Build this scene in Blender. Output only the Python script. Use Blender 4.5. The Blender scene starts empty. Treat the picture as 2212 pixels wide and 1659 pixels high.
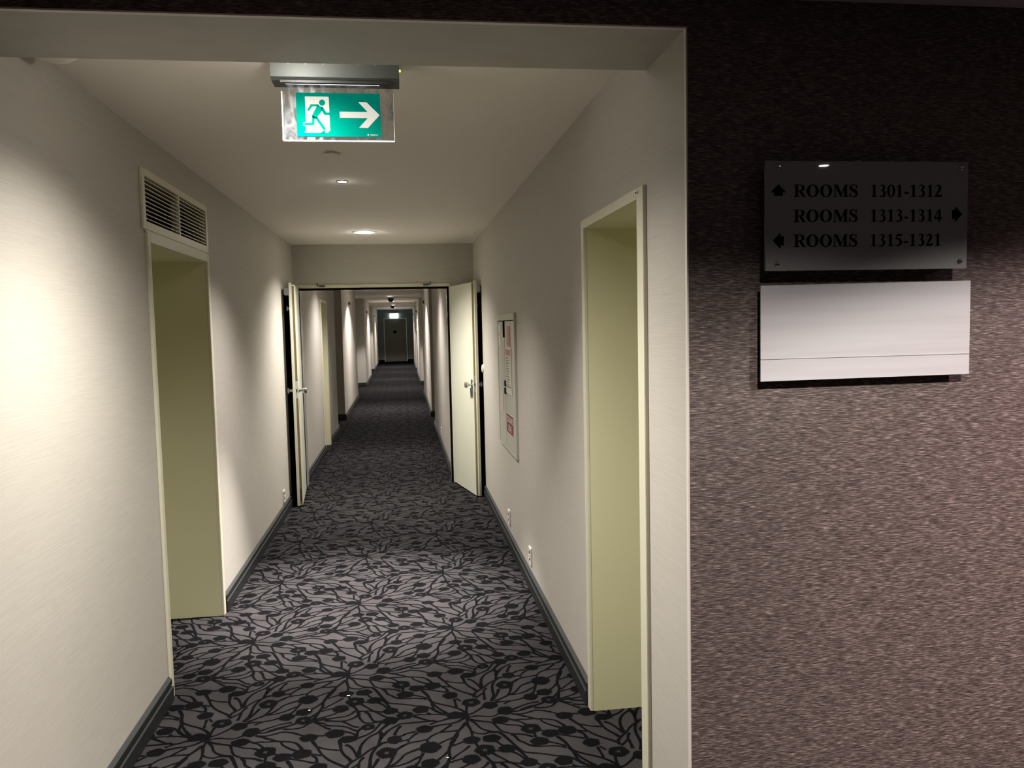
import bpy, bmesh, math, random
from mathutils import Vector, Matrix
random.seed(7)
PI = math.pi
C = bpy.context.scene.collection
SC = bpy.context.scene

# ------------------------------------------------------------------ camera
F_PX = 1736.3
YAW, PITCH, ROLL = math.radians(7.674), math.radians(4.147), math.radians(-1.259)
H = 1.65
fw = Vector((math.sin(YAW) * math.cos(PITCH), math.cos(YAW) * math.cos(PITCH), -math.sin(PITCH)))
rt = Vector((math.cos(YAW), -math.sin(YAW), 0))
up = rt.cross(fw)
r2 = rt * math.cos(ROLL) + up * math.sin(ROLL)
u2 = -rt * math.sin(ROLL) + up * math.cos(ROLL)
cam_d = bpy.data.cameras.new('camera')
cam = bpy.data.objects.new('camera', cam_d)
C.objects.link(cam)
cam_d.sensor_fit = 'HORIZONTAL'
cam_d.sensor_width = 36.0
cam_d.lens = F_PX / 2212 * 36.0
cam_d.clip_start = 0.02
cam_d.clip_end = 200
m = Matrix((r2, u2, -fw)).transposed().to_4x4()
m.translation = Vector((0, 0, H))
cam.matrix_world = m
SC.camera = cam

# ------------------------------------------------------------------ world, exposure
w = bpy.data.worlds.new('world')
SC.world = w
w.use_nodes = True
w.node_tree.nodes['Background'].inputs[0].default_value = (0.9, 0.85, 0.8, 1)
w.node_tree.nodes['Background'].inputs[1].default_value = 0.0
SC.view_settings.view_transform = 'Standard'
SC.view_settings.look = 'None'
SC.view_settings.gamma = 1
SC.view_settings.use_curve_mapping = False
SC.view_settings.exposure = 0.0
SC.cycles.max_bounces = 12
SC.cycles.diffuse_bounces = 8
SC.cycles.use_denoising = True
SC.cycles.sample_clamp_indirect = 6.0
SC.cycles.caustics_reflective = False
SC.cycles.caustics_refractive = False

# lamps of the place: x, y, ceiling z, watts, radius of the opening, half cone (deg), colour, shown
WARM = (1.0, 0.90, 0.76)
NEUT = (1.0, 0.93, 0.88)
PINK = (1.0, 0.80, 0.80)
ZC = 2.52      # corridor ceiling
ZL = 2.495     # lobby ceiling

# ------------------------------------------------------------------ helpers
def bm_new():
    return bmesh.new()

def box(bm, x0, x1, y0, y1, z0, z1, bev=0.0, mi=0):
    x0, x1 = min(x0, x1), max(x0, x1); y0, y1 = min(y0, y1), max(y0, y1); z0, z1 = min(z0, z1), max(z0, z1)
    vs = [bm.verts.new(p) for p in ((x0,y0,z0),(x1,y0,z0),(x1,y1,z0),(x0,y1,z0),(x0,y0,z1),(x1,y0,z1),(x1,y1,z1),(x0,y1,z1))]
    fs = [bm.faces.new([vs[i] for i in q]) for q in ((0,3,2,1),(4,5,6,7),(0,1,5,4),(1,2,6,5),(2,3,7,6),(3,0,4,7))]
    for f in fs: f.material_index = mi
    if bev > 0:
        es = list({e for f in fs for e in f.edges})
        bmesh.ops.bevel(bm, geom=es, offset=bev, segments=2, affect='EDGES')

def lathe(bm, prof, center, axis='z', n=32):
    """prof: list of (radius, height) along the axis"""
    rings = []
    for r, h in prof:
        ring = []
        for i in range(n):
            a = 2 * PI * i / n
            c, s = r * math.cos(a), r * math.sin(a)
            p = {'z': (c, s, h), 'x': (h, c, s), 'y': (s, h, c)}[axis]
            ring.append(bm.verts.new((center[0] + p[0], center[1] + p[1], center[2] + p[2])))
        rings.append(ring)
    for a, b in zip(rings, rings[1:]):
        for i in range(n):
            bm.faces.new((a[i], a[(i + 1) % n], b[(i + 1) % n], b[i]))
    if prof[0][0] > 1e-5: bm.faces.new(list(reversed(rings[0])))
    if prof[-1][0] > 1e-5: bm.faces.new(rings[-1])

def prism(bm, pts, place, d, mi=0):
    """flat outline pts (u, v) put in space by place(u, v, w) and given thickness d"""
    a = [bm.verts.new(place(u, v, 0)) for u, v in pts]
    b = [bm.verts.new(place(u, v, d)) for u, v in pts]
    n = len(pts)
    fs = [bm.faces.new(a[::-1]), bm.faces.new(b)]
    for i in range(n):
        fs.append(bm.faces.new((a[i], a[(i + 1) % n], b[(i + 1) % n], b[i])))
    for f in fs: f.material_index = mi
    for f in fs[:2]: f.normal_update()
    bmesh.ops.triangulate(bm, faces=fs[:2], ngon_method='EAR_CLIP')

def ring_prism(bm, outer, inner, place, d):
    n = len(outer)
    o0 = [bm.verts.new(place(u, v, 0)) for u, v in outer]; o1 = [bm.verts.new(place(u, v, d)) for u, v in outer]
    i0 = [bm.verts.new(place(u, v, 0)) for u, v in inner]; i1 = [bm.verts.new(place(u, v, d)) for u, v in inner]
    for i in range(n):
        j = (i + 1) % n
        bm.faces.new((o1[i], o1[j], i1[j], i1[i])); bm.faces.new((o0[j], o0[i], i0[i], i0[j]))
        bm.faces.new((o0[i], o0[j], o1[j], o1[i])); bm.faces.new((i0[j], i0[i], i1[i], i1[j]))

def obj(name, bm, mat, parent=None, smooth=False, fix=True):
    if fix: bmesh.ops.recalc_face_normals(bm, faces=bm.faces)
    me = bpy.data.meshes.new(name)
    bm.to_mesh(me); bm.free()
    for mm in (mat if isinstance(mat, (list, tuple)) else [mat]): me.materials.append(mm)
    if smooth:
        for p in me.polygons: p.use_smooth = True
        try: me.set_sharp_from_angle(angle=math.radians(35))
        except Exception: pass
    o = bpy.data.objects.new(name, me); C.objects.link(o)
    if parent:
        o.parent = parent
        o.matrix_parent_inverse = Matrix.Translation(-Vector(parent.location))
    return o

def tag(o, label, cat, group=None):
    o['label'] = label; o['category'] = cat
    if group: o['group'] = group
    return o

def thing(name, label, cat, loc, group=None):
    o = bpy.data.objects.new(name, None); C.objects.link(o)
    o.location = loc; o.empty_display_size = 0.1
    return tag(o, label, cat, group)

def struct(name, bm, mat, smooth=False):
    o = obj(name, bm, mat, None, smooth); o['kind'] = 'structure'; return o

def dup(root, delta, label):
    r = root.copy(); C.objects.link(r); r.location = Vector(root.location) + Vector(delta)
    r['label'] = label
    for ch in list(root.children):
        c = ch.copy(); C.objects.link(c); c.parent = r
        c.matrix_parent_inverse = ch.matrix_parent_inverse.copy()
        for g in list(ch.children):
            d = g.copy(); C.objects.link(d); d.parent = c
            d.matrix_parent_inverse = g.matrix_parent_inverse.copy()
    return r

# ------------------------------------------------------------------ materials
def mat(name, col, rough=0.6, metal=0.0, emit=None, es=0.0, coat=0.0, spec=0.5):
    m = bpy.data.materials.new(name); m.use_nodes = True
    b = m.node_tree.nodes['Principled BSDF']
    b.inputs['Base Color'].default_value = (*col, 1)
    b.inputs['Roughness'].default_value = rough
    b.inputs['Metallic'].default_value = metal
    b.inputs['Specular IOR Level'].default_value = spec
    if coat: b.inputs['Coat Weight'].default_value = coat; b.inputs['Coat Roughness'].default_value = 0.03
    if emit: b.inputs['Emission Color'].default_value = (*emit, 1); b.inputs['Emission Strength'].default_value = es
    return m

def fibre(name, lo, hi, scale, rough, bump, contrast=(0.35, 0.65), spec=0.4, mid=None, mottling=0.0, rot=0.0):
    """wall covering with fine horizontal fibres"""
    m = mat(name, lo, rough, spec=spec)
    nt = m.node_tree; N = nt.nodes; L = nt.links
    b = N['Principled BSDF']
    tc = N.new('ShaderNodeTexCoord'); mp = N.new('ShaderNodeMapping')
    mp.inputs['Scale'].default_value = scale
    L.new(tc.outputs['Object'], mp.inputs['Vector'])
    n1 = N.new('ShaderNodeTexNoise'); n1.inputs['Scale'].default_value = 1.0; n1.inputs['Detail'].default_value = 3.0
    n1.inputs['Roughness'].default_value = 0.6; n1.inputs['Distortion'].default_value = 0.08
    L.new(mp.outputs[0], n1.inputs['Vector'])
    cr = N.new('ShaderNodeValToRGB')
    cr.color_ramp.elements[0].position = contrast[0]; cr.color_ramp.elements[0].color = (*lo, 1)
    cr.color_ramp.elements[1].position = contrast[1]; cr.color_ramp.elements[1].color = (*hi, 1)
    if mid:
        e = cr.color_ramp.elements.new((contrast[0] + contrast[1]) / 2); e.color = (*mid, 1)
    L.new(n1.outputs['Fac'], cr.inputs[0])
    out = cr.outputs[0]
    L.new(out, b.inputs['Base Color'])
    bp = N.new('ShaderNodeBump'); bp.inputs['Strength'].default_value = bump; bp.inputs['Distance'].default_value = 0.002
    L.new(n1.outputs['Fac'], bp.inputs['Height']); L.new(bp.outputs[0], b.inputs['Normal'])
    return m

M = {}
M['wall'] = fibre('cream_linen_wallpaper', (0.445, 0.422, 0.375), (0.505, 0.480, 0.430), (7, 7, 300), 0.62, 0.16, (0.3, 0.7))
M['purple'] = fibre('plum_brown_grasscloth', (0.024, 0.016, 0.0145), (0.44, 0.36, 0.315), (42, 42, 540), 0.45, 0.8, (0.33, 0.74), spec=0.4, mid=(0.125, 0.093, 0.082))
M['lobby_wall'] = mat('lobby_paint', (0.10, 0.075, 0.075), 0.8)
M['ceil'] = mat('ceiling_paint', (0.87, 0.82, 0.745), 0.85)
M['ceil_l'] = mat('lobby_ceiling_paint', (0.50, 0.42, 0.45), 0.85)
M['cream'] = mat('cream_satin_paint', (0.66, 0.64, 0.50), 0.35)
M['reveal'] = mat('yellow_cream_paint', (0.69, 0.67, 0.44), 0.45)
M['doorpaint'] = mat('pale_door_laminate', (0.68, 0.69, 0.57), 0.32)
M['frame_grey'] = mat('grey_gloss_paint', (0.46, 0.46, 0.43), 0.14)
M['black'] = mat('black_rubber', (0.004, 0.004, 0.004), 0.8, spec=0.0)
M['niche'] = mat('black_brown_niche_shade', (0.022, 0.019, 0.012), 0.8)  # shade of the unlit door pockets put into the colour
M['base'] = mat('slate_skirting', (0.012, 0.014, 0.014), 0.45)
M['base_lit_edge'] = mat('slate_skirting_lit_edge', (0.034, 0.038, 0.037), 0.45)  # lighter slate on the upward edges: light on the ledges put into the colour
M['cab'] = mat('grey_cream_enamel', (0.50, 0.49, 0.42), 0.4)
M['cab_door'] = mat('grey_green_enamel', (0.50, 0.51, 0.44), 0.35)
M['chrome'] = mat('brushed_steel', (0.62, 0.62, 0.60), 0.22, 1.0)
M['brass'] = mat('dull_brass', (0.34, 0.27, 0.14), 0.35, 0.8)
M['white'] = mat('white_plastic', (0.78, 0.76, 0.70), 0.35)
M['trimwhite'] = mat('off_white_bead', (0.70, 0.64, 0.58), 0.4)
M['grey'] = mat('grey_metal', (0.075, 0.085, 0.08), 0.5, 0.3)
M['grey_lt'] = mat('light_grey_metal', (0.48, 0.50, 0.48), 0.4, 0.2)
M['dark'] = mat('dark_plastic', (0.02, 0.02, 0.02), 0.4)
M['red'] = mat('dark_red_sign', (0.17, 0.006, 0.014), 0.4)
M['pink'] = mat('faded_red_print', (0.50, 0.10, 0.10), 0.4)
M['paper'] = mat('printed_paper', (0.62, 0.60, 0.50), 0.5)
M['print'] = mat('grey_print', (0.20, 0.19, 0.15), 0.6)
M['olive'] = mat('end_door_paint', (0.080, 0.082, 0.058), 0.55)
M['bluegrey'] = mat('end_wall_paint', (0.11, 0.125, 0.125), 0.8)
M['lamp'] = mat('lamp_lens', (1, 1, 1), 0.5, emit=(1, 0.95, 0.88), es=14)
M['lamp_hot'] = mat('spotlight_lens', (1, 1, 1), 0.5, emit=(1, 0.96, 0.92), es=45)
M['led'] = mat('led_strip', (1, 1, 1), 0.5, emit=(0.85, 0.95, 1.0), es=3.5)
M['edge'] = mat('lit_acrylic_edge', (1, 1, 1), 0.3, emit=(0.95, 0.98, 1.0), es=0.65)
M['green'] = mat('green_legend', (0.0, 0.045, 0.033), 0.6, emit=(0.0, 0.36, 0.27), es=0.30, spec=0.0)
M['pict'] = mat('white_legend', (0.05, 0.05, 0.045), 0.5, emit=(1.0, 0.98, 0.86), es=0.62, spec=0.0)
M['cyan'] = mat('lit_exit_sign', (1, 1, 1), 0.4, emit=(0.78, 1.0, 0.96), es=9)
M['ledgreen'] = mat('status_led', (0.6, 0.8, 0.1), 0.4, emit=(0.8, 1.0, 0.1), es=1.5)
M['ink'] = mat('black_vinyl_lettering', (0.002, 0.002, 0.002), 0.9, spec=0.0)
M['panel'] = fibre('white_acrylic', (0.56, 0.545, 0.55), (0.61, 0.60, 0.605), (1.6, 1.6, 42), 0.18, 0.0, (0.3, 0.6))
M['dust'] = mat('lint', (0.8, 0.8, 0.78), 0.9)

# frosted grey glass of the directory
m = mat('smoked_glass', (0.28, 0.28, 0.275), 0.02, spec=0.6); M['glass'] = m
# clear acrylic with smudges
m = bpy.data.materials.new('clear_acrylic'); m.use_nodes = True; nt = m.node_tree; N = nt.nodes; L = nt.links; N.clear()
o_ = N.new('ShaderNodeOutputMaterial'); mx = N.new('ShaderNodeMixShader'); tr = N.new('ShaderNodeBsdfTransparent'); tr.inputs[0].default_value = (0.96, 0.97, 0.97, 1)
pb = N.new('ShaderNodeBsdfPrincipled'); pb.inputs['Base Color'].default_value = (0.07, 0.075, 0.08, 1); pb.inputs['Roughness'].default_value = 0.25
tc = N.new('ShaderNodeTexCoord'); mp = N.new('ShaderNodeMapping'); mp.inputs['Scale'].default_value = (26, 26, 11)
nz = N.new('ShaderNodeTexNoise'); nz.inputs['Scale'].default_value = 1; nz.inputs['Detail'].default_value = 6; nz.inputs['Distortion'].default_value = 1.5
cr = N.new('ShaderNodeValToRGB'); cr.color_ramp.elements[0].position = 0.48; cr.color_ramp.elements[0].color = (0.06, 0.06, 0.06, 1); cr.color_ramp.elements[1].position = 0.66; cr.color_ramp.elements[1].color = (0.55, 0.55, 0.55, 1)
L.new(tc.outputs['Object'], mp.inputs[0]); L.new(mp.outputs[0], nz.inputs[0]); L.new(nz.outputs[0], cr.inputs[0]); L.new(cr.outputs[0], mx.inputs[0])
L.new(tr.outputs[0], mx.inputs[1]); L.new(pb.outputs[0], mx.inputs[2]); L.new(mx.outputs[0], o_.inputs[0]); M['acrylic'] = m

# carpet wool: ground and pattern
def wool(name, a, b):
    m = mat(name, a, 0.95, spec=0.03); nt = m.node_tree; N = nt.nodes; L = nt.links
    tc = N.new('ShaderNodeTexCoord')
    n1 = N.new('ShaderNodeTexNoise'); n1.inputs['Scale'].default_value = 5; n1.inputs['Detail'].default_value = 4
    n2 = N.new('ShaderNodeTexNoise'); n2.inputs['Scale'].default_value = 420; n2.inputs['Detail'].default_value = 2
    L.new(tc.outputs['Object'], n1.inputs[0]); L.new(tc.outputs['Object'], n2.inputs[0])
    ad = N.new('ShaderNodeMath'); ad.operation = 'ADD'; L.new(n1.outputs[0], ad.inputs[0]); L.new(n2.outputs[0], ad.inputs[1])
    cr = N.new('ShaderNodeMapRange'); cr.inputs['From Min'].default_value = 0.75; cr.inputs['From Max'].default_value = 1.25
    L.new(ad.outputs[0], cr.inputs[0])
    mx = N.new('ShaderNodeMix'); mx.data_type = 'RGBA'; mx.inputs['A'].default_value = (*a, 1); mx.inputs['B'].default_value = (*b, 1)
    L.new(cr.outputs[0], mx.inputs['Factor']); L.new(mx.outputs['Result'], N['Principled BSDF'].inputs['Base Color'])
    bp = N.new('ShaderNodeBump'); bp.inputs['Strength'].default_value = 0.5; bp.inputs['Distance'].default_value = 0.002
    L.new(n2.outputs[0], bp.inputs['Height']); L.new(bp.outputs[0], N['Principled BSDF'].inputs['Normal'])
    return m
M['wool'] = wool('mauve_grey_wool', (0.028, 0.0262, 0.0272), (0.046, 0.0432, 0.0448))
M['woolblack'] = wool('black_wool', (0.0025, 0.0025, 0.003), (0.005, 0.005, 0.006))

# ------------------------------------------------------------------ plan of the place
XL, XR = -1.092, 0.759
YP = 2.077            # plum wall
YH = 2.43             # back of the header
ZH = 2.416            # header soffit
YF = 8.48             # fire door bulkhead
YF2 = 8.745
FL, FR = -1.076, 0.498
YE = 37.8
T = 0.14

# ------------------------------------------------------------------ carpet
STROKES=[(9,[2,-19,18,-45,35,-71,48,-106,66,-131,94,-151,127,-162]),(8,[10,-30,38,-48,73,-63,102,-75,114,-98,124,-129,134,-151,152,-169,177,-184,211,-194,238,-208,254,-223]),(12,[5,-1005,7,-959,12,-926]),(6,[27,-10,53,-10,83,-20,114,-24,140,-7,162,-4]),(6,[2,-19,27,-10]),(6,[107,-75,134,-88,168,-108,203,-118,228,-137]),(7,[167,-52,193,-70,228,-71,236,-75,271,-75,305,-80,358,-99,383,-131,399,-164]),(7,[193,-15,228,-35,262,-58,281,-75,305,-85,312,-106,333,-131,360,-156,381,-170]),(7,[193,-71,216,-86,236,-111,253,-134]),(10,[350,-22,376,-42,403,-60]),(8,[0,-75,8,-106,13,-132,33,-154,65,-164,84,-156,127,-162]),(9,[13,-132,13,-172]),(10,[2,-24,2,-75]),(9,[124,-160,140,-192,159,-238,177,-284,192,-316,205,-332,238,-344,238,-344,287,-362,315,-377,352,-388,376,-405,393,-426,409,-449,439,-477]),(12,[170,-184,183,-205,195,-241,211,-258,229,-281,254,-296]),(6,[229,-281,254,-296,287,-302,320,-304,353,-316,370,-327]),(9,[101,-223,117,-255,132,-276]),(12,[20,-230,30,-261]),(6,[81,-296,114,-307]),(8,[78,-312,91,-334,112,-360,137,-392,165,-406,183,-411]),(9,[155,-319,175,-340,193,-372,206,-392]),(15,[172,-289,188,-324,203,-365,210,-393]),(9,[31,-322,51,-339,69,-378,93,-388,126,-390,159,-418,190,-456,223,-474,239,-481]),(10,[69,-378,76,-411,78,-438,89,-466,99,-486,116,-497,144,-499,167,-494,195,-486]),(13,[102,-395,117,-415,129,-453,140,-481,157,-492,172,-491]),(8,[223,-509,246,-487,271,-471]),(7,[58,-377,45,-400,20,-420,-25,-426,-64,-436]),(9,[74,-411,66,-431,40,-453,8,-461,-31,-454,-64,-443]),(8,[8,-462,33,-486,58,-515,83,-528]),(7,[-61,-484,-30,-494,3,-502,35,-519,61,-545,79,-557]),(6,[18,-552,45,-563,66,-583,76,-601]),(6,[-59,-505,-34,-527]),(9,[71,-621,101,-606,124,-590,145,-565,168,-515,175,-500]),(14,[76,-606,79,-565,91,-538]),(12,[94,-755,94,-712,101,-670,116,-634,135,-609,162,-585,183,-548,205,-519]),(15,[173,-580,177,-629,173,-637,167,-684,155,-712,144,-745,139,-784,139,-829,135,-865,121,-901]),(9,[182,-621,198,-585,223,-555,254,-528,269,-528,317,-527,348,-527,396,-525]),(14,[254,-545,239,-580,228,-619]),(7,[248,-634,271,-623,269,-618,317,-603]),(8,[248,-674,254,-672,286,-662,304,-637,325,-613]),(13,[10,-621,18,-667,22,-698,36,-736,55,-766,68,-794]),(12,[36,-659,58,-682,74,-717,84,-745,89,-764]),(10,[51,-849,53,-820,65,-801,84,-779,106,-756,127,-726,149,-703,167,-692,182,-674,201,-670]),(9,[55,-857,73,-839,94,-814,101,-792,114,-766]),(14,[96,-814,96,-850,94,-885]),(8,[83,-946,58,-972,31,-997,8,-1007]),(12,[170,-787,154,-839,139,-873,122,-901]),(10,[225,-783,215,-825,196,-862,183,-873]),(9,[236,-736,262,-710,262,-710,289,-692,330,-684,362,-674,378,-652,406,-632,432,-626,484,-627,503,-606,525,-563]),(12,[284,-682,287,-670]),(7,[137,-905,162,-888,183,-870,205,-857,233,-855,276,-840,314,-811,332,-799]),(9,[205,-857,233,-837,254,-807,269,-779,292,-761,332,-740]),(8,[134,-918,162,-913,205,-913,241,-906,277,-888]),(8,[205,-913,183,-928,175,-939]),(8,[205,-994,241,-972,276,-954,305,-946,328,-943]),(9,[170,-1004,213,-1012,241,-1007,276,-992,304,-977,347,-954]),(9,[342,-774,333,-807,322,-842,310,-858]),(6,[320,-878,350,-877]),(10,[394,-840,418,-812,439,-781]),(18,[484,-647,465,-702,451,-738,441,-779,442,-824,429,-877,418,-918,416,-943]),(12,[525,-563,503,-606,487,-636,469,-674,451,-736]),(7,[406,-717,437,-695,465,-680]),(10,[360,-677,360,-705]),(14,[431,-870,408,-898,393,-921]),(9,[416,-949,398,-964,380,-989,353,-1000,325,-1000,297,-994]),(7,[457,-743,482,-731,503,-720]),(5,[447,-844,469,-817,502,-783,526,-753]),(8,[441,-865,467,-852,494,-845]),(8,[523,-873,495,-900,457,-918,419,-936]),(7,[419,-951,434,-943,470,-929]),(9,[414,-953,441,-944,470,-943]),(7,[419,-951,434,-959,469,-981]),(8,[416,-949,447,-984,474,-1014,494,-1030]),(8,[442,-60,475,-66]),(10,[428,-98,444,-132,459,-165,474,-203,507,-255,555,-302,579,-324]),(7,[452,-149,494,-175,536,-189]),(9,[432,-200,457,-210,477,-220]),(14,[441,-212,459,-235,464,-271]),(7,[353,-220,388,-236,423,-253,456,-271]),(7,[292,-177,305,-185]),(12,[348,-233,371,-281,381,-321,394,-355,434,-387,474,-413,505,-441,525,-472,530,-509]),(10,[264,-192,264,-227]),(8,[304,-269,337,-288,370,-314]),(12,[378,-324,390,-360,409,-405,429,-439,454,-476]),(10,[390,-363,393,-401,399,-429,413,-449]),(7,[366,-449,383,-466,414,-474,454,-486]),(5,[307,-461,350,-464,383,-469]),(8,[234,-411,248,-431]),(11,[305,-469,333,-492,373,-522,413,-535,444,-522,469,-514]),(9,[376,-557,396,-543,416,-533]),(11,[383,-578,419,-568,459,-563,490,-553,525,-520]),(12,[418,-626,441,-598,465,-573]),(9,[489,-342,492,-388,495,-421]),(7,[498,-339,517,-370]),(8,[271,-15,297,-4,324,-10,350,-22]),(7,[205,-20,236,-25,271,-15]),(6,[236,11,271,34,310,42]),(7,[528,-187,545,-192]),(7,[262,-58,277,-73,297,-80]),(8,[236,-45,262,-57,289,-76,309,-85])]
FLOWERS=[[0.142,-0.06,0.033,0.03,0],[0.413,-0.071,0.033,0.031,0],[0.008,-0.205,0.031,0.03,0],[0.088,-0.205,0.033,0.031,0],[0.14,-0.294,0.03,0.031,0],[0.053,-0.289,0.036,0.041,1],[0.21,-0.406,0.028,0.03,0],[0.21,-0.494,0.03,0.033,0],[-0.013,-0.563,0.036,0.036,0],[0.043,-0.619,0.033,0.028,0],[0.119,-0.532,0.026,0.026,1],[0.229,-0.656,0.026,0.033,0],[0.352,-0.59,0.031,0.031,0],[0.033,-0.898,0.036,0.038,1],[0.112,-0.938,0.03,0.033,0],[0.201,-0.751,0.036,0.041,1],[0.37,-0.74,0.038,0.043,0],[0.299,-0.891,0.028,0.033,0],[0.373,-0.934,0.03,0.035,1],[0.366,-0.857,0.031,0.033,0],[0.523,-0.855,0.031,0.035,0],[0.399,-0.194,0.035,0.036,0],[0.474,-0.306,0.03,0.033,0],[0.327,-0.207,0.031,0.031,0],[0.256,-0.156,0.036,0.04,1],[0.274,-0.261,0.033,0.033,0],[0.34,-0.418,0.031,0.033,0],[0.272,-0.458,0.031,0.035,1],[0.485,-0.495,0.033,0.033,0],[0.172,0.016,0.031,0.038,0]]


def catmull(p, k):
    if len(p) < 3: 
        a, b = p[0], p[-1]
        return [(a[0] + (b[0] - a[0]) * i / k, a[1] + (b[1] - a[1]) * i / k) for i in range(k + 1)]
    q = [p[0]] + list(p) + [p[-1]]; out = []
    for i in range(1, len(q) - 2):
        a, b, c, d = q[i - 1], q[i], q[i + 1], q[i + 2]
        for s in range(k):
            t = s / k
            out.append(tuple(0.5 * ((2 * b[j]) + (-a[j] + c[j]) * t + (2 * a[j] - 5 * b[j] + 4 * c[j] - d[j]) * t * t + (-a[j] + 3 * b[j] - 3 * c[j] + d[j]) * t ** 3) for j in (0, 1)))
    out.append(p[-1]); return out

def carpet():
    V, Fc = [], []
    def cell_geo(k):
        v, f = [], []
        for wd, fl in STROKES:
            pts = [(fl[i] / 1000, fl[i + 1] / 1000) for i in range(0, len(fl), 2)]
            pts = catmull(pts, k); n = len(pts); b = len(v)
            zz = 0.0004 + len(f) * 2e-7
            for i, p in enumerate(pts):
                a = pts[max(i - 1, 0)]; c = pts[min(i + 1, n - 1)]
                dx, dy = c[0] - a[0], c[1] - a[1]; l = math.hypot(dx, dy) or 1
                s = i / (n - 1)
                hw = (13.2 + (wd - 7) * 0.5) / 2000 * (0.72 + 0.45 * abs(2 * s - 1) ** 2)
                if i in (0, n - 1): hw *= 0.6
                v += [(p[0] - dy / l * hw, p[1] + dx / l * hw, zz), (p[0] + dy / l * hw, p[1] - dx / l * hw, zz)]
            for i in range(n - 1): f.append((b + 2 * i, b + 2 * i + 1, b + 2 * i + 3, b + 2 * i + 2))
        for x, y, rx, ry, hol in FLOWERS + [[0.0, 0.0, 0.013, 0.022, 0]]:
            nn = 22 * (2 if k > 2 else 1); b = len(v); zz = 0.0004 + len(f) * 2e-7
            rx, ry = rx * 1.12 + (0.002 if rx > 0.02 else 0), ry * 1.04
            for i in range(nn):
                a = 2 * PI * i / nn
                q = (1.03 if i % 2 else 0.89) if rx > 0.02 else 1
                q *= 1 + 0.05 * math.sin(a * 5 + x * 90)
                v.append((x + rx * q * math.cos(a), y + ry * q * math.sin(a), zz))
            if hol and k > 2:
                c = len(v)
                for i in range(nn):
                    a = 2 * PI * i / nn; q = 0.30 if (i // 4) % 2 else 0.13
                    v.append((x + rx * q * math.cos(a), y + ry * q * math.sin(a), zz))
                for i in range(nn): f.append((b + i, b + (i + 1) % nn, c + (i + 1) % nn, c + i))
            else:
                c = len(v); v.append((x, y, zz))
                for i in range(nn): f.append((b + i, b + (i + 1) % nn, c))
        return v, f
    fine, coarse = cell_geo(4), cell_geo(2)
    # ground
    for x0, x1, y0, y1 in ((-4.2, 5.0, -3.6, YF2), (-1.8, 1.2, YF2, YE + 0.2)):
        b = len(V); V += [(x0, y0, 0), (x1, y0, 0), (x1, y1, 0), (x0, y1, 0)]; Fc.append((b, b + 1, b + 2, b + 3))
    ng = len(Fc)
    j = -3
    while True:
        y = 4.83 - 8 * 0.5075 + j * 0.5075
        j += 1
        if y > YE + 0.9: break
        if y < 0.9: continue
        half = (round((y - 4.83) / 0.5075)) % 2
        for i in range(-6, 8):
            x = -0.312 + i * 1.056 + (0.528 if half else 0)
            if x < (-2.4 if y < 8 else -2.1) or x > (1.4 if y < 8 else 0.9): continue
            v, f = fine if y < 14 else coarse
            b = len(V)
            V += [(x + a, y + c, d) for a, c, d in v]
            Fc += [tuple(b + q for q in ff) for ff in f]
    me = bpy.data.meshes.new('floor'); me.from_pydata(V, [], Fc); me.materials.append(M['wool']); me.materials.append(M['woolblack'])
    mi = [0] * ng + [1] * (len(Fc) - ng); me.polygons.foreach_set('material_index', mi)
    me.update()
    bm = bmesh.new(); bm.from_mesh(me)
    for f in bm.faces:
        if f.normal.z < 0: f.normal_flip()
    bm.to_mesh(me); bm.free()
    o = bpy.data.objects.new('floor', me); C.objects.link(o); o['kind'] = 'structure'
carpet()

# ------------------------------------------------------------------ ceilings
bm = bm_new(); box(bm, XL - T, XR + T, YH - 0.05, YF + 0.02, ZC, ZC + 0.1); struct('ceiling', bm, M['ceil'])
bm = bm_new(); box(bm, FL - 0.8, FR + 0.8, YF + 0.021, YE + 0.2, ZC, ZC + 0.1); struct('ceiling', bm, M['ceil'])
bm = bm_new(); box(bm, -4.2, 5.0, -3.6, YP + 0.012, ZL, ZL + 0.1); struct('ceiling', bm, M['ceil_l'])

# ------------------------------------------------------------------ walls of the lobby
bm = bm_new()
box(bm, XR, 5.0, YP, YP + 0.012, 0, ZL); box(bm, -4.2, XL, YP, YP + 0.012, 0, ZL); box(bm, XL, XR, YP, YP + 0.012, ZH, ZL)
struct('wall_front', bm, M['purple'])
bm = bm_new(); box(bm, 4.9, 5.0, -3.6, YP, 0, ZL); struct('wall_lobby_right', bm, M['lobby_wall'])
bm = bm_new(); box(bm, -4.2, -4.1, -3.6, YP, 0, ZL); struct('wall_lobby_left', bm, M['lobby_wall'])
bm = bm_new(); box(bm, -4.1, 4.9, -3.6, -3.5, 0, ZL); struct('wall_lobby_back', bm, M['lobby_wall'])
# header over the opening
bm = bm_new(); box(bm, XL, XR, YP + 0.012, YH, ZH, ZC + 0.1); struct('wall_header', bm, M['wall'])
# corner bead along the opening
bm = bm_new()
box(bm, XR - 0.002, XR + 0.002, YP - 0.002, YP + 0.013, 0, ZH + 0.002)
box(bm, XL, XR - 0.002, YP - 0.002, YP + 0.013, ZH - 0.002, ZH + 0.002)
struct('trim_1', bm, M['trimwhite'])

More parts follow.
